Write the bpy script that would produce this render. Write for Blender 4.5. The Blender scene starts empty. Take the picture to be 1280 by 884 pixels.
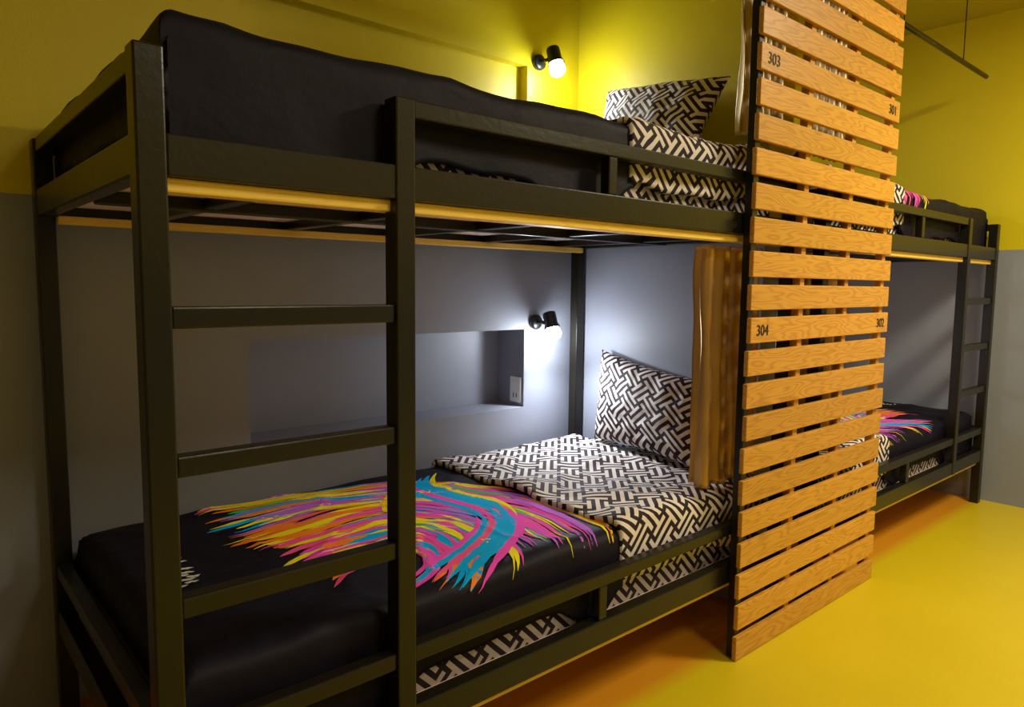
import bpy, math, random
from mathutils import Vector, Matrix, noise
random.seed(7)
SC=bpy.context.scene
COL=SC.collection
MX=5.497
D=1.35
# ---------------------------------------------------------------- materials
def mat(name):
    m=bpy.data.materials.new(name);m.use_nodes=True
    nt=m.node_tree;b=nt.nodes['Principled BSDF'];return m,nt,b
def N(nt,t,**k):
    n=nt.nodes.new(t)
    for a,v in k.items(): setattr(n,a,v)
    return n
def math_(nt,op,a,b=None,c=None):
    n=nt.nodes.new('ShaderNodeMath');n.operation=op
    for i,v in enumerate((a,b,c)):
        if v is None: continue
        if isinstance(v,(int,float)): n.inputs[i].default_value=v
        else: nt.links.new(v,n.inputs[i])
    return n.outputs[0]
def mixc(nt,f,a,b):
    n=nt.nodes.new('ShaderNodeMix');n.data_type='RGBA'
    for s,v in ((n.inputs[0],f),(n.inputs[6],a),(n.inputs[7],b)):
        if isinstance(v,(int,float)): s.default_value=v
        elif isinstance(v,tuple): s.default_value=(*v,1)
        else: nt.links.new(v,s)
    return n.outputs[2]
def simple(name,col,rough=.5,metal=0,bump=0,bscale=200,var=0,spec=None,dist=.002):
    m,nt,b=mat(name)
    b.inputs['Base Color'].default_value=(*col,1);b.inputs['Roughness'].default_value=rough;b.inputs['Metallic'].default_value=metal
    if spec is not None: b.inputs['Specular IOR Level'].default_value=spec
    tc=N(nt,'ShaderNodeTexCoord')
    if bump or var:
        no=N(nt,'ShaderNodeTexNoise');no.inputs['Scale'].default_value=bscale;no.inputs['Detail'].default_value=4
        nt.links.new(tc.outputs['Object'],no.inputs['Vector'])
    if bump:
        bp=N(nt,'ShaderNodeBump');bp.inputs['Strength'].default_value=bump;bp.inputs['Distance'].default_value=dist
        nt.links.new(no.outputs[0],bp.inputs['Height']);nt.links.new(bp.outputs[0],b.inputs['Normal'])
    if var:
        n2=N(nt,'ShaderNodeTexNoise');n2.inputs['Scale'].default_value=3;n2.inputs['Detail'].default_value=3
        nt.links.new(tc.outputs['Object'],n2.inputs['Vector'])
        c=mixc(nt,n2.outputs[0],tuple(x*(1-var) for x in col),tuple(min(1,x*(1+var)) for x in col))
        nt.links.new(c,b.inputs['Base Color'])
    return m
# two-tone painted wall : grey dado, yellow above
def wallmat():
    m,nt,b=mat('wall_paint_two_tone')
    g=N(nt,'ShaderNodeNewGeometry');sx=N(nt,'ShaderNodeSeparateXYZ');nt.links.new(g.outputs['Position'],sx.inputs[0])
    f=math_(nt,'GREATER_THAN',sx.outputs[2],1.60)
    no=N(nt,'ShaderNodeTexNoise');no.inputs['Scale'].default_value=2.2;no.inputs['Detail'].default_value=3;nt.links.new(g.outputs['Position'],no.inputs['Vector'])
    gr=mixc(nt,no.outputs[0],(.25,.265,.325),(.30,.315,.38))
    ye=mixc(nt,no.outputs[0],(.64,.52,.005),(.74,.605,.008))
    nt.links.new(mixc(nt,f,gr,ye),b.inputs['Base Color'])
    b.inputs['Roughness'].default_value=.5
    n2=N(nt,'ShaderNodeTexNoise');n2.inputs['Scale'].default_value=160;nt.links.new(g.outputs['Position'],n2.inputs['Vector'])
    bp=N(nt,'ShaderNodeBump');bp.inputs['Strength'].default_value=.15;bp.inputs['Distance'].default_value=.002
    nt.links.new(n2.outputs[0],bp.inputs['Height']);nt.links.new(bp.outputs[0],b.inputs['Normal'])
    return m
def woodmat(name,c1,c2,axis_scale=(1.2,9,9),rough=.42):
    m,nt,b=mat(name)
    tc=N(nt,'ShaderNodeTexCoord');g=N(nt,'ShaderNodeNewGeometry')
    ad=N(nt,'ShaderNodeVectorMath');ad.operation='ADD'
    cx=N(nt,'ShaderNodeCombineXYZ')
    r=math_(nt,'MULTIPLY',g.outputs['Random Per Island'],37.)
    nt.links.new(r,cx.inputs[0]);nt.links.new(r,cx.inputs[1])
    nt.links.new(tc.outputs['Object'],ad.inputs[0]);nt.links.new(cx.outputs[0],ad.inputs[1])
    mp=N(nt,'ShaderNodeMapping');mp.inputs['Scale'].default_value=axis_scale;nt.links.new(ad.outputs[0],mp.inputs[0])
    no=N(nt,'ShaderNodeTexNoise');no.inputs['Scale'].default_value=1.6;no.inputs['Detail'].default_value=2;nt.links.new(mp.outputs[0],no.inputs['Vector'])
    rings=math_(nt,'FRACT',math_(nt,'MULTIPLY',no.outputs[0],15.))
    rings=math_(nt,'POWER',math_(nt,'ABSOLUTE',math_(nt,'SUBTRACT',math_(nt,'MULTIPLY',rings,2.),1.)),2.)
    mp2=N(nt,'ShaderNodeMapping');mp2.inputs['Scale'].default_value=(axis_scale[0]*5,axis_scale[1]*20,axis_scale[2]*20);nt.links.new(ad.outputs[0],mp2.inputs[0])
    n2=N(nt,'ShaderNodeTexNoise');n2.inputs['Scale'].default_value=1.;n2.inputs['Detail'].default_value=5;nt.links.new(mp2.outputs[0],n2.inputs['Vector'])
    f=math_(nt,'ADD',math_(nt,'MULTIPLY',rings,.50),math_(nt,'MULTIPLY',n2.outputs[0],.38))
    c=mixc(nt,f,c1,c2)
    hs=N(nt,'ShaderNodeHueSaturation');nt.links.new(c,hs.inputs['Color'])
    nt.links.new(math_(nt,'ADD',math_(nt,'MULTIPLY',g.outputs['Random Per Island'],.25),.87),hs.inputs['Value'])
    nt.links.new(hs.outputs[0],b.inputs['Base Color']);b.inputs['Roughness'].default_value=rough
    bp=N(nt,'ShaderNodeBump');bp.inputs['Strength'].default_value=.35;bp.inputs['Distance'].default_value=.002;bp.invert=True
    nt.links.new(f,bp.inputs['Height']);nt.links.new(bp.outputs[0],b.inputs['Normal'])
    return m
# interlocking key-fret fabric (12x12 repeat encoded as bit rows), UV in metres
def fretmat(name,cell=.0150,line=(.028,.015,.022),ground=(.82,.73,.68),rot=45):
    T=12;g=[[0]*T for _ in range(T)]
    def ln(x0,y0,x1,y1):
        for x in range(min(x0,x1),max(x0,x1)+1):
            for y in range(min(y0,y1),max(y0,y1)+1): g[y%T][x%T]=1
    for i in range(2):
        for j in range(2):
            cx,cy=6*i,6*j;s=1 if (i+j)%2==0 else -1
            ln(cx,cy-2,cx,cy+2);ln(cx-2,cy,cx+2,cy)
            ln(cx,cy+2,cx+6*s,cy+2);ln(cx,cy-2,cx-6*s,cy-2)
            ln(cx+2,cy,cx+2,cy-5*s);ln(cx-2,cy,cx-2,cy+5*s)
    m,nt,b=mat(name)
    uv=N(nt,'ShaderNodeTexCoord')
    mp=N(nt,'ShaderNodeMapping');mp.vector_type='POINT';mp.inputs['Rotation'].default_value=(0,0,math.radians(rot));mp.inputs['Scale'].default_value=(1/cell,1/cell,1)
    nt.links.new(uv.outputs['UV'],mp.inputs[0])
    s=N(nt,'ShaderNodeSeparateXYZ');nt.links.new(mp.outputs[0],s.inputs[0])
    x=math_(nt,'FLOOR',math_(nt,'FLOORED_MODULO',s.outputs[0],float(T)))
    y=math_(nt,'FLOOR',math_(nt,'FLOORED_MODULO',s.outputs[1],float(T)))
    yf=math_(nt,'DIVIDE',math_(nt,'ADD',y,.5),float(T))
    cr=N(nt,'ShaderNodeValToRGB');cr.color_ramp.interpolation='CONSTANT'
    el=cr.color_ramp.elements
    while len(el)<T: el.new(.5)
    for k in range(T): el[k].position=k/T
    for k in range(T):
        v=sum(g[k][c]<<c for c in range(T))/4096.0
        el[k].color=(v,v,v,1)
    nt.links.new(yf,cr.inputs[0])
    row=math_(nt,'ROUND',math_(nt,'MULTIPLY',cr.outputs[0],4096.))
    bit=math_(nt,'FLOORED_MODULO',math_(nt,'FLOOR',math_(nt,'DIVIDE',math_(nt,'ADD',row,.25),math_(nt,'POWER',2.,x))),2.)
    bit=math_(nt,'GREATER_THAN',bit,.5)
    nt.links.new(mixc(nt,bit,ground,line),b.inputs['Base Color'])
    b.inputs['Roughness'].default_value=.75;b.inputs['Specular IOR Level'].default_value=.25
    no=N(nt,'ShaderNodeTexNoise');no.inputs['Scale'].default_value=11;no.inputs['Detail'].default_value=3;nt.links.new(uv.outputs['UV'],no.inputs['Vector'])
    bp=N(nt,'ShaderNodeBump');bp.inputs['Strength'].default_value=.6;bp.inputs['Distance'].default_value=.02
    nt.links.new(no.outputs[0],bp.inputs['Height']);nt.links.new(bp.outputs[0],b.inputs['Normal'])
    return m
M_wall=wallmat()
M_ceil=simple('ceiling_paint',(.5,.42,.03),.7,bump=.1)
M_metal=simple('dark_painted_steel',(.012,.0100,.0058),.30,0,bump=.25,bscale=60,var=.3,spec=.40)
M_ply=simple('plywood_base',(.84,.68,.62),.6,bump=.1,var=.15)
M_strip=woodmat('varnished_pine_strip',(1.0,.70,.13),(.88,.54,.07))
M_slat=woodmat('oak_slat',(.74,.37,.048),(.41,.17,.019))
M_fret=fretmat('fret_print_cotton')
M_black=simple('black_cotton',(.006,.0045,.014),.6,bump=.5,bscale=9,var=.3,spec=.2,dist=.012)
M_curt=simple('bronze_satin_curtain',(.66,.39,.13),.27,.55,bump=.15,bscale=9,spec=.9,dist=.01)
M_curt2=simple('pale_gold_curtain',(.62,.47,.25),.42,.3,bump=.2,bscale=40)
M_lamp=simple('lamp_black_enamel',(.01,.01,.011),.3)
M_white=simple('white_plastic',(.8,.8,.78),.35)
M_hole=simple('socket_slots',(.02,.02,.02),.6)
M_num=simple('number_ink',(.03,.02,.01),.6)
m,nt,b=mat('lamp_bulb_glow');b.inputs['Emission Color'].default_value=(.9,.96,1,1);b.inputs['Emission Strength'].default_value=40;M_bulb=m
# floor
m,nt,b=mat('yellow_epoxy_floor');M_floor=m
tc=N(nt,'ShaderNodeTexCoord');no=N(nt,'ShaderNodeTexNoise');no.inputs['Scale'].default_value=1.6;no.inputs['Detail'].default_value=4
nt.links.new(tc.outputs['Object'],no.inputs['Vector'])
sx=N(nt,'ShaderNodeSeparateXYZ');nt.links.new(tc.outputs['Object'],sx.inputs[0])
bed_shade=N(nt,'ShaderNodeMapRange');bed_shade.inputs['From Min'].default_value=1.34;bed_shade.inputs['From Max'].default_value=1.42;nt.links.new(sx.outputs[1],bed_shade.inputs[0])  # orange tint of the shade under the beds, painted into the floor colour
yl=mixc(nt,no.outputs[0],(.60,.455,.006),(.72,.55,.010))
nt.links.new(mixc(nt,bed_shade.outputs[0],yl,(.66,.27,.012)),b.inputs['Base Color']);b.inputs['Roughness'].default_value=.38
PAL={'yellow':(.92,.78,.01),'magenta':(.88,.08,.58),'cyan':(.0,.42,.92),'orange':(.95,.24,.02),'green':(.05,.55,.12),'purple':(.50,.14,.75),'pink':(.92,.10,.30),'white':(.7,.7,.68)}
M_pal=[simple('print_ink_'+k,v,.8,spec=.1) for k,v in PAL.items()];PK=list(PAL)
# ---------------------------------------------------------------- mesh helpers
def mk(name,verts,faces,mats,mi=None,uvs=None,smooth=False,mirror=False,parent=None):
    if mirror:
        verts=[(MX-v[0],v[1],v[2]) for v in verts];faces=[tuple(reversed(f)) for f in faces]
    me=bpy.data.meshes.new(name);me.from_pydata([tuple(v) for v in verts],[],faces)
    for mm in mats: me.materials.append(mm)
    if mi:
        for p,k in zip(me.polygons,mi): p.material_index=k
    if uvs:
        ul=me.uv_layers.new(name='UVMap')
        for l in me.loops: ul.data[l.index].uv=uvs[l.vertex_index]
    if smooth:
        for p in me.polygons: p.use_smooth=True
    me.update()
    ob=bpy.data.objects.new(name,me);COL.objects.link(ob)
    if parent: ob.parent=parent
    return ob
def boxes(name,bl,mats,mirror=False,bevel=0,parent=None):
    V=[];F=[];I=[]
    for b in bl:
        x0,x1,y0,y1,z0,z1=b[:6];k=b[6] if len(b)>6 else 0
        o=len(V)
        V+=[(x0,y0,z0),(x1,y0,z0),(x1,y1,z0),(x0,y1,z0),(x0,y0,z1),(x1,y0,z1),(x1,y1,z1),(x0,y1,z1)]
        for f in ((0,3,2,1),(4,5,6,7),(0,1,5,4),(1,2,6,5),(2,3,7,6),(3,0,4,7)):
            F.append(tuple(o+i for i in f));I.append(k)
    ob=mk(name,V,F,mats,I,mirror=mirror,parent=parent)
    if bevel:
        md=ob.modifiers.new('bevel','BEVEL');md.width=bevel;md.segments=2;md.limit_method='ANGLE'
    return ob
def lathe(prof,seg,center,axis):
    a=Vector(axis).normalized();t=a.orthogonal().normalized();s=a.cross(t);V=[];F=[]
    for r,h in prof:
        for k in range(seg):
            an=2*math.pi*k/seg;V.append(Vector(center)+a*h+(t*math.cos(an)+s*math.sin(an))*r)
    for i in range(len(prof)-1):
        for k in range(seg):
            k2=(k+1)%seg;F.append((i*seg+k,i*seg+k2,(i+1)*seg+k2,(i+1)*seg+k))
    F.append(tuple(reversed(range(seg))));F.append(tuple((len(prof)-1)*seg+k for k in range(seg)))
    return V,F
# ---------------------------------------------------------------- room
YW=2.55;XR=5.24;HC=3.05
def wall_holes(y0,y1,yb,xa,xb,hs):
    xs=sorted(set([xa,xb]+[v for h in hs for v in h[:2]]));zs=sorted(set([0,HC]+[v for h in hs for v in h[2:4]]))
    bl=[]
    for i in range(len(xs)-1):
        for j in range(len(zs)-1):
            d=[h for h in hs if h[0]<=xs[i]<h[1] and h[2]<=zs[j]<h[3]]
            if d and d[0][4]>=.19: continue
            bl.append((xs[i],xs[i+1],y0+(d[0][4] if d else 0),y1,zs[j],zs[j+1]))
    bl.append((xa,xb,y1,yb,0,HC));return bl
nx=[(.963,2.31),(MX-2.31,MX-.963)]
boxes('wall_back',wall_holes(YW,YW+.2,YW+.3,-1.6,XR+.1,[(a,b,.755,1.136,.2) for a,b in nx]+[(a,b,1.995,2.375,.05) for a,b in nx]),[M_wall])
boxes('wall_right',[(XR,XR+.1,-2.6,YW,0,HC)],[M_wall])
boxes('wall_left',[(-1.6,-1.5,-2.6,YW,0,HC)],[M_wall])
boxes('wall_front',[(-1.6,XR+.1,-2.7,-2.6,0,HC)],[M_wall])
boxes('wall_partition',[(2.655,2.842,1.50,YW,0,HC)],[M_wall])
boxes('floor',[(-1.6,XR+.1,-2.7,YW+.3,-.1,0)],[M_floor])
boxes('ceiling',[(-1.6,XR+.1,-2.7,YW+.3,HC,HC+.1)],[M_ceil])
# ---------------------------------------------------------------- bunk beds
def bunk(mirror):
    X0,X1=.327,2.64;Y0,Y1=D,2.516;w=.05;zt=1.753
    bl=[]
    for x in (X0,X1-w):
        for y in (Y0,Y1-w): bl.append((x,x+w,y,y+w,0,zt))
    bl.append((.842,.892,Y0,Y0+w,.2716,zt))
    for zb in (1.533,.2716):
        bl+=[(X0+w,X1-w,Y0+.004,Y0+w-.004,zb,zb+.074),(X0+w,X1-w,Y1-w+.004,Y1-.004,zb,zb+.074)]
        for x in (X0,X1-w): bl.append((x+.004,x+w-.004,Y0+w,Y1-w,zb,zb+.074))
        zg=zb+.22
        bl.append((.892,X1-w,Y0+.006,Y0+.044,zg-.04,zg))
        bl.append((1.547,1.583,Y0+.008,Y0+.042,zb+.074,zg-.04))
        for x in (X0,X1-w): bl.append((x+.006,x+w-.006,Y0+w,Y1-w,zg-.04,zg))
        bl.append((X0+w,X1-w,Y1-w+.006,Y1-.006,zg-.04,zg))
        for k in range(5):
            xc=.62+k*.45;bl.append((xc,xc+.04,Y0+w,Y1-w,zb+.002,zb+.03))
        bl.append((X0+w,X1-w,1.93,1.96,zb-.004,zb+.028))
        bl.append((X0+w,X1-w,Y0+w,Y1-w,zb+.03,zb+.044,1))
        bl.append((X0+w,X1-w,Y0+w-.025,Y0+w+.02,zb-.026,zb+.000,2))
        bl.append((X0+w,X1-w,Y1-w-.035,Y1-w,zb-.022,zb+.002,2))
    for z in (1.2625,.9876,.7174,.45):
        bl.append((X0+w,.842,Y0+.007,Y0+.043,z,z+.04))
    return boxes('bunk_bed',bl,[M_metal,M_ply,M_strip],mirror,bevel=.004)
# ---------------------------------------------------------------- soft goods
def bend(s,e0,e1,r,d0,d1):
    if d0>0 and s<e0+r:
        q=e0+r-s
        if q<r*math.pi/2: return e0+r-r*math.sin(q/r), r*(1-math.cos(q/r))
        return e0, r+(q-r*math.pi/2)
    if d1>0 and s>e1-r:
        q=s-(e1-r)
        if q<r*math.pi/2: return e1-r+r*math.sin(q/r), r*(1-math.cos(q/r))
        return e1, r+(q-r*math.pi/2)
    return s,0.
def ztop(x,y,top,seed,amp):
    v=noise.noise(Vector((x*2.2,y*2.6,seed)))*amp*1.3+noise.noise(Vector((x*6,y*7.5,seed+3)))*amp*.75
    rd=1-abs(noise.noise(Vector((x*3.2+y*1.5,y*3.1-x,seed+9))))*2
    v+=max(0,rd-.72)*amp*1.6
    return top+v
def sm(a,b,x):
    t=max(0,min(1,(x-a)/(b-a)));return t*t*(3-2*t)
def drape(name,x0,x1,y0,y1,top,r,dL,dR,dF,dB,mats,seed=0,amp=.006,thick=.014,slant=0,hem=None,mirror=False,step=.016,base=None,parent=None):
    e=lambda d:(r*math.pi/2+(d-r)) - r if d>0 else 0
    s0,s1=x0-e(dL),x1+e(dR);t0,t1=y0-e(dF),y1+e(dB)
    nx=max(4,int((s1-s0)/step));ny=max(4,int((t1-t0)/step))
    V=[];F=[];UV=[]
    for i in range(nx+1):
        for j in range(ny+1):
            s=s0+(s1-s0)*i/nx;t=t0+(t1-t0)*j/ny
            x,dx=bend(s,x0,x1,r,dL,dR);y,dy=bend(t,y0,y1,r,dF,dB)
            if hem and dy>r and y<1.9: dy=r+(dy-r)*(hem(x)-r)/(dF-r)
            d=max(dx,dy)
            xx=x
            if slant:
                wgt=max(0,min(1,(x-x0)/(x1-x0)));
                xx+=slant*(wgt**3)*((y-y0)/(y1-y0)-.5)
            z=ztop(xx,y,top,seed,amp)-d
            cr=.010*(noise.noise(Vector((s*5,z*3,seed+5)))+1)*.5
            if dy>r*.6:
                y+= cr if y<1.9 else -cr
            if dx>r*.6:
                xx+= cr if xx<1.4 else -cr
            V.append((xx,y,z));UV.append((s,t))
    for i in range(nx):
        for j in range(ny):
            a=i*(ny+1)+j;F.append((a,a+ny+1,a+ny+2,a+1))
    if base is not None:
        ring=[i*(ny+1) for i in range(nx+1)]+[nx*(ny+1)+j for j in range(1,ny+1)]+[i*(ny+1)+ny for i in range(nx-1,-1,-1)]+[j for j in range(ny-1,0,-1)]
        o=len(V)
        for k in ring: V.append((V[k][0],V[k][1],base));UV.append((UV[k][0]+.0,UV[k][1]-(V[k][2]-base)))
        n=len(ring)
        for k in range(n): F.append((ring[k],o+k,o+(k+1)%n,ring[(k+1)%n]))
        F.append(tuple(o+k for k in reversed(range(n))))
    ob=mk(name,V,F,mats,uvs=UV,smooth=True,mirror=mirror,parent=parent)
    if base is None and thick:
        md=ob.modifiers.new('solid','SOLIDIFY');md.thickness=thick;md.offset=-1
    return ob
def ribbon_fn(V,F,I,top,seed,amp):
    lay=[0]
    def ribbon(pts,w,ci):
        o=len(V);n=len(pts);lay[0]+=1
        for k,p in enumerate(pts):
            a=pts[max(0,k-1)];b=pts[min(n-1,k+1)]
            dx,dy=b[0]-a[0],b[1]-a[1];l=math.hypot(dx,dy)+1e-9;nx,ny=-dy/l,dx/l
            t=k/(n-1);ww=w*(min(1,t*5+.1))*(min(1,(1-t)*3.5+.05))*(1+.4*noise.noise(Vector((p[0]*25,p[1]*25,ci))))/2
            off=.0018+.000004*lay[0]
            for sgn in (-1,0,1):
                x,y=p[0]+nx*ww*sgn,p[1]+ny*ww*sgn
                yy,dr=bend(y,1.408,2.465,.055,.15,.15)
                V.append((x,yy-(off+.001 if dr>.03 else 0),ztop(x,yy,top,seed,amp)-dr+off))
        for k in range(n-1):
            for s in (0,1):
                a=o+k*3+s;F.append((a,a+1,a+4,a+3));I.append(ci)
    return ribbon
def bez(P,ts):
    return [tuple((1-t)**3*P[0][i]+3*(1-t)**2*t*P[1][i]+3*(1-t)*t*t*P[2][i]+t**3*P[3][i] for i in (0,1)) for t in ts]
def strokes(parent,top,seed,amp,mirror):
    rnd=random.Random(11);V=[];F=[];I=[]
    ribbon=ribbon_fn(V,F,I,top,seed,amp)
    # family of guide curves: run along the bed from the left, then sweep round to the front edge
    def guide(s):
        return [(.62+.12*s,2.42-.90*s),(1.20-.20*s,2.52-.74*s),(1.98-.68*s,2.26-.52*s),(1.72-.86*s,1.36+.06*s)]
    nst=560
    for q in range(nst):
        s=((q*0.6180339)%1);L=rnd.uniform(.12,.34);t0=rnd.uniform(-.02,1.0-L*.8)
        t0=max(t0,.0+rnd.uniform(0,.12));t1=min(1.0-rnd.uniform(0,.06),t0+L)
        n=max(10,int((t1-t0)*70))
        pts=bez(guide(s),[t0+(t1-t0)*k/(n-1) for k in range(n)])
        pts=[(x+.022*noise.noise(Vector((x*3.5,y*3.5,4.2))),y+.06*noise.noise(Vector((x*3.2,y*3.2,8.1)))) for x,y in pts]
        pts=[p for p in pts if p[1]>1.375 and p[0]<1.725]
        if len(pts)<6: continue
        tm=(t0+t1)/2
        if tm<.33: pal=['yellow','orange','pink','yellow','magenta','orange'] if s>.35 else ['yellow','cyan','magenta','purple','yellow','green','orange']
        elif tm<.6: pal=['yellow','magenta','purple','yellow','magenta','cyan','orange']
        else: pal=(['green','magenta','yellow','orange','purple','magenta'] if s<.35 else (['magenta','purple','cyan','magenta','yellow'] if s<.7 else ['cyan','pink','cyan','magenta','orange']))
        ribbon(pts,rnd.choice((.010,.014,.020,.030)),PK.index(rnd.choice(pal)))
    # bold cyan figure in the middle with its companions
    def B(P,w,c,n=40): ribbon(bez(P,[k/(n-1) for k in range(n)]),w,PK.index(c))
    for o,w,c in ((0,.050,'cyan'),(.045,.036,'cyan'),(.085,.030,'magenta'),(.12,.026,'cyan'),(-.045,.032,'yellow')):
        B([(1.58-o,2.30-o*.3),(1.34-o*.5,2.10),(1.66-o,1.95-o*.3),(1.50-o*.8,1.72)],w,c)
    for o,w,c in ((0,.046,'cyan'),(.05,.034,'cyan'),(.09,.030,'pink'),(.125,.03,'cyan'),(.16,.022,'magenta'),(-.05,.03,'magenta')):
        B([(1.52-o*.6,1.80),(1.50-o*.8,1.62+o*.2),(1.28-o,1.55+o*.3),(1.08-o*.8,1.41+o*.5)],w,c)
    for o,w,c in ((0,.036,'yellow'),(.05,.028,'yellow'),(.09,.022,'green'),(-.045,.022,'orange')):
        B([(1.42-o,2.22-o*.5),(1.22,2.14-o),(1.12+o*.3,1.92),(1.36-o,1.78-o*.6)],w,c)
    for k in range(14):
        x=.50+(k%2)*.03+rnd.uniform(-.02,.02);y=1.83+k*.017
        ribbon([(x+i*.006,y+rnd.uniform(-.004,.004)) for i in range(7)],.013,PK.index('white'))
    return mk('duvet_print',V,F,M_pal,I,mirror=mirror,parent=parent)
def edge_strokes(parent,top,seed,amp,mirror):
    rnd=random.Random(9);V=[];F=[];I=[];ribbon=ribbon_fn(V,F,I,top,seed,amp)
    for k in range(26):
        x=1.30+k*.0165;y0=rnd.uniform(1.50,1.62);L=rnd.uniform(.12,.24);sl=rnd.uniform(.25,.5)
        n=int(L/.008);pts=[(x+sl*i*.008,y0-i*.008) for i in range(n) if x+sl*i*.008<1.72]
        if len(pts)>5: ribbon(pts,.013,PK.index(rnd.choice(['magenta','pink','orange','yellow','purple'])))
    mk('duvet_print',V,F,M_pal,I,mirror=mirror,parent=parent)
def bedding(base,mirror,printed,seed):
    drape('mattress',.395,2.575,1.432,2.455,base+.222,.05,.16,.16,.16,.16,[M_fret],seed=seed,amp=.004,mirror=mirror,base=base+.001)
    xe=1.56 if printed else 1.40
    hd=.055 if printed else .034
    def hem(x):
        return .252-hd*sm(.86,.98,x)*(1-sm(xe-.12,xe,x))-.012*max(0,noise.noise(Vector((x*7,seed,0))))*sm(.8,.95,x)-.05*sm(1.66,1.78,x)
    amp=.009 if printed else .013
    dv=drape('duvet',.384,1.78,1.408,2.465,base+.268,.055,.20,0,.252,.2,[M_black],seed=seed+11,amp=amp,hem=hem,slant=.12,mirror=mirror)
    if printed: strokes(dv,base+.268,seed+11,amp,mirror)
    elif mirror: edge_strokes(dv,base+.268,seed+11,amp,mirror)
    def hem2(x): return .20+.03*noise.noise(Vector((x*4,seed,3)))
    drape('folded_edge',1.70,2.55,1.402,2.462,base+.286,.045,.0,0,.20,.1,[M_fret],seed=seed+21,amp=.018,hem=hem2,mirror=mirror,thick=.02,step=.014,parent=dv)
def pillow(name,tl,tr,bl,br,T,seed,mirror):
    n=36;V=[];F=[];UV=[]
    tl,tr,bl,br=map(Vector,(tl,tr,bl,br))
    nrm=((tr-bl).cross(tl-br)).normalized()
    if nrm.x>0: nrm=-nrm
    W=(tl-tr).length;H=(tl-bl).length
    for side in (1,-1):
        for i in range(n+1):
            for j in range(n+1):
                u=-1+2*i/n;v=-1+2*j/n
                uu=u*(1-.07*(1-v*v));vv=v*(1-.09*(1-u*u))
                p=bl.lerp(br,(uu+1)/2).lerp(tl.lerp(tr,(uu+1)/2),(vv+1)/2)
                th=T*((1-u*u)*(1-v*v))**.42
                th*=1+.18*noise.noise(Vector((u*2,v*2,seed)))
                wr=.008*noise.noise(Vector((u*5,v*5,seed+4)))*min(1,(1-abs(u))*6)*min(1,(1-abs(v))*6)
                V.append(p+nrm*(th*(side if side>0 else side*.8)+wr+.003*side));UV.append((u*W/2+seed,v*H/2))
    m1=(n+1)**2
    for i in range(n):
        for j in range(n):
            a=i*(n+1)+j
            F.append((a,a+1,a+n+2,a+n+1));b=a+m1;F.append((b,b+n+1,b+n+2,b+1))
    ring=[i*(n+1) for i in range(n+1)]+[n*(n+1)+j for j in range(1,n+1)]+[i*(n+1)+n for i in range(n-1,-1,-1)]+[j for j in range(n-1,0,-1)]
    for k in range(len(ring)):
        a,b=ring[k],ring[(k+1)%len(ring)];F.append((a,b,b+m1,a+m1))
    ob=mk(name,V,F,[M_fret],uvs=UV,smooth=True,mirror=mirror)
    import bmesh
    bm=bmesh.new();bm.from_mesh(ob.data);bmesh.ops.recalc_face_normals(bm,faces=bm.faces);bm.to_mesh(ob.data);bm.free()
    return ob
def curtain(path,z0,z1,m,mirror,seed,nf,amp):
    P=[Vector((p[0],p[1])) for p in path]
    L=[0]
    for a,b in zip(P,P[1:]): L.append(L[-1]+(b-a).length)
    def at(u):
        d=u*L[-1]
        for k in range(len(P)-1):
            if d<=L[k+1]+1e-9:
                t=(d-L[k])/(L[k+1]-L[k]);tg=(P[k+1]-P[k]).normalized();return P[k].lerp(P[k+1],t),tg
    nx,nz=nf*20,44;V=[];F=[]
    for i in range(nx+1):
        for j in range(nz+1):
            u=i/nx;v=j/nz
            p,tg=at(u);nm=Vector((-tg.y,tg.x))
            a=amp*(1+.35*(1-v))*(1-.25*math.sin(v*math.pi))
            ph=u*nf*2*math.pi+1.3*noise.noise(Vector((u*3,v*1.8,seed)))
            q=p+nm*(a*math.sin(ph)+.012*noise.noise(Vector((u*5,v*4,seed+2))))+tg*(.008*math.sin(ph+1.2))
            V.append((q.x,q.y,z0+(z1-z0)*v))
    for i in range(nx):
        for j in range(nz):
            a=i*(nz+1)+j;F.append((a,a+nz+1,a+nz+2,a+1))
    ob=mk('curtain',V,F,[m],smooth=True,mirror=mirror)
    md=ob.modifiers.new('s','SOLIDIFY');md.thickness=.003
    return ob
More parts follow.
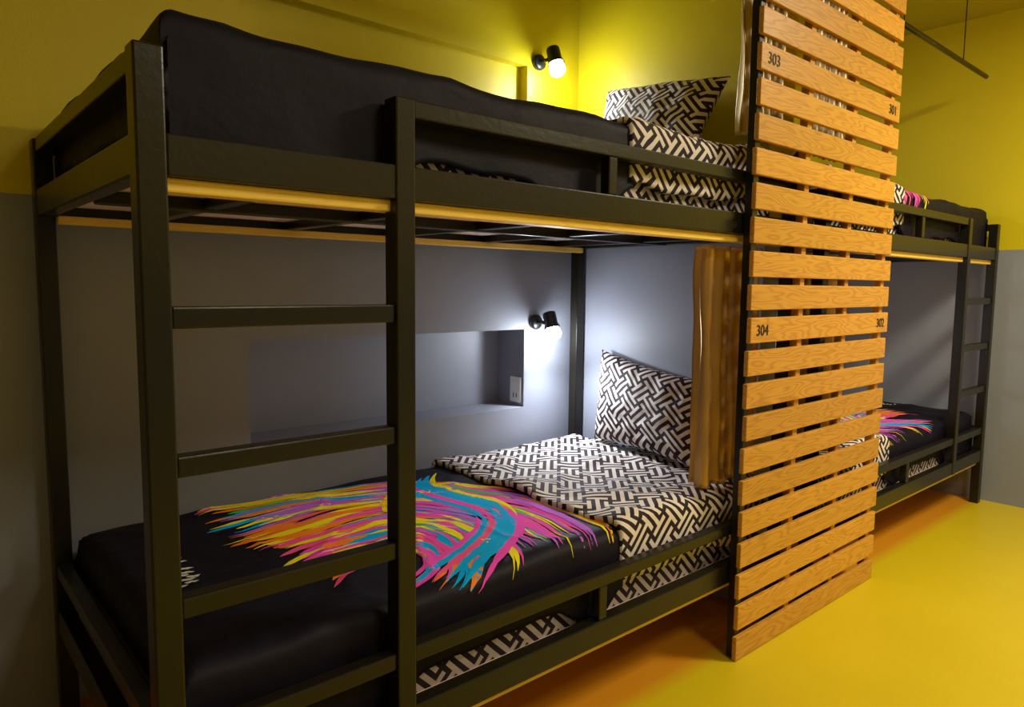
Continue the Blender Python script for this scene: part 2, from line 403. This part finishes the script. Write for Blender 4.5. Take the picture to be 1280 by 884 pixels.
def lamp(x,z,mirror,pspot,ppoint):
    V=[];F=[];I=[]
    def add(vf,k):
        o=len(V);V.extend(vf[0]);F.extend([tuple(o+i for i in f) for f in vf[1]]);I.extend([k]*len(vf[1]))
    add(lathe([(.034,0),(.037,.004),(.037,.018),(.030,.026)],28,(x,YW,z),(0,-1,0)),0)
    add(lathe([(.009,0),(.009,.075)],14,(x,YW-.02,z),(0,-1,0)),0)
    hd=Vector((.04,-.30,-1)).normalized();c=Vector((x+.01,YW-.09,z+.050))
    add(lathe([(.014,-.004),(.028,0),(.032,.008),(.032,.058),(.038,.070),(.041,.077),(.035,.077),(.027,.070)],28,c,hd),0)
    bc=c+hd*.085
    add(lathe([(.004,-.020),(.020,-.016),(.030,-.004),(.037,.012),(.038,.026),(.031,.042),(.016,.052),(.002,.055)],24,bc,hd),1)
    ob=mk('wall_lamp',V,F,[M_lamp,M_bulb],I,smooth=True,mirror=mirror)
    p=bc+hd*.085
    if mirror: p.x=MX-p.x;hd=Vector((-hd.x,hd.y,hd.z))
    for kind,e in (('SPOT',pspot),('POINT',ppoint)):
        ld=bpy.data.lights.new('lamp_light',kind);ld.energy=e;ld.shadow_soft_size=.02;ld.color=(.86,.93,1)
        if kind=='SPOT': ld.spot_size=math.radians(140);ld.spot_blend=.8
        lo=bpy.data.objects.new('lamp_light',ld);COL.objects.link(lo);lo.parent=ob
        lo.location=p
        if kind=='SPOT': lo.rotation_euler=Vector((hd.x,hd.y*1.2,hd.z)).to_track_quat('-Z','Y').to_euler()
def outlet(mirror,zc):
    x=2.31;y=2.603
    boxes('electrical_outlet',[(x-.010,x-.0005,y-.037,y+.037,zc-.062,zc+.062,0),(x-.013,x-.010,y-.016,y+.016,zc+.008,zc+.045,0),
      (x-.0115,x-.0098,y-.014,y-.008,zc-.04,zc-.018,1),(x-.0115,x-.0098,y+.008,y+.014,zc-.04,zc-.018,1)],[M_white,M_hole],mirror,bevel=.0015)
for mir in (False,True):
    bunk(mir)
    for lv,base in enumerate((.2716+.044,1.533+.044)):
        bedding(base,mir,lv==0 ,3+lv*5)
    pillow('pillow',(2.61,2.31,1.04),(2.57,1.69,.95),(2.50,2.25,.625),(2.37,1.57,.625),.085,1,mir)
    pillow('pillow',(2.59,2.29,2.26),(2.52,1.60,2.17),(2.46,2.25,1.885),(2.31,1.60,1.885),.085,5,mir)
    curtain([(2.235,1.54),(2.215,1.465),(2.56,1.465)],.612,1.50,M_curt,mir,1,4,.022)
    curtain([(2.34,1.44),(2.62,1.44)],1.90,2.60,M_curt2,mir,2,6,.02)
    V,F=lathe([(.013,0),(.013,2.12)],14,(.49,1.44,2.62),(1,0,0))
    for xw in (.9,1.75):
        v2,f2=lathe([(.003,0),(.003,HC-2.62)],8,(xw,1.44,2.62),(0,0,1));o=len(V);V+=v2;F+=[tuple(o+i for i in f) for f in f2]
    mk('curtain_rod',V,F,[M_metal],smooth=True,mirror=mir)
    lamp(2.376,1.17,mir,19,5)
    lamp(2.374,2.40,mir,8,3.8)
    outlet(mir,.836)
# ---------------------------------------------------------------- slatted privacy panel
PX0,PX1=2.227,3.392;YP=1.31
bl=[];rnd=random.Random(3)
for k in range(25):
    z=.002+.1153*k
    if z+.09>HC-.1: break
    a=rnd.uniform(-.006,.006)
    bl.append((PX0+a,PX1+a,YP-.012,YP+.006,z,z+.089,0))
zt=z
for x in (PX0+.012,2.60,2.98,PX1-.05):
    bl.append((x,x+.035,YP+.006,YP+.038,.0,zt,1 if x<2.3 else 0))
panel=boxes('slatted_wood_partition',bl,[M_slat,M_metal],bevel=.003)
def num(t,x,z,s=.055):
    cu=bpy.data.curves.new('n','FONT');cu.body=t;cu.size=s;cu.extrude=.0008;cu.materials.append(M_num)
    o=bpy.data.objects.new('number_'+t,cu);COL.objects.link(o);o.rotation_euler=(math.pi/2,0,0);o.location=(x,YP-.0135,z);o.parent=panel
def zs(k): return .002+.1153*k
num('303',PX0+.04,zs(18)+.026);num('301',PX1-.12,zs(18)+.026)
num('304',PX0+.04,zs(10)+.026);num('302',PX1-.12,zs(10)+.026)
# ---------------------------------------------------------------- lights
def area(name,loc,sz,e,col,rot=(0,0,0)):
    l=bpy.data.lights.new(name,'AREA');l.energy=e;l.size=sz;l.color=col
    o=bpy.data.objects.new(name,l);COL.objects.link(o);o.location=loc;o.rotation_euler=rot
area('ceiling_light',(3.7,-.3,3.0),.6,92,(1,.90,.64))
area('ceiling_light',(1.5,-.9,3.0),.6,28,(1,.91,.68))
w=bpy.data.worlds.new('w');SC.world=w;w.use_nodes=True;w.node_tree.nodes['Background'].inputs[0].default_value=(.5,.5,.4,1);w.node_tree.nodes['Background'].inputs[1].default_value=.05
# ---------------------------------------------------------------- camera
ya,pi,ro=map(math.radians,(48.8055,5.4799,.6089))
f=Vector((math.cos(ya)*math.cos(pi),math.sin(ya)*math.cos(pi),-math.sin(pi)));rt=Vector((math.sin(ya),-math.cos(ya),0));up=rt.cross(f)
R=rt*math.cos(ro)+up*math.sin(ro);U=-rt*math.sin(ro)+up*math.cos(ro)
cd=bpy.data.cameras.new('camera');cd.sensor_width=36;cd.lens=36*885.93/1280;cd.clip_start=.02
co=bpy.data.objects.new('camera',cd);COL.objects.link(co)
co.matrix_world=Matrix(((R.x,U.x,-f.x,0),(R.y,U.y,-f.y,0),(R.z,U.z,-f.z,1.347),(0,0,0,1)))
SC.camera=co
SC.view_settings.view_transform='Standard'
SC.view_settings.exposure=0
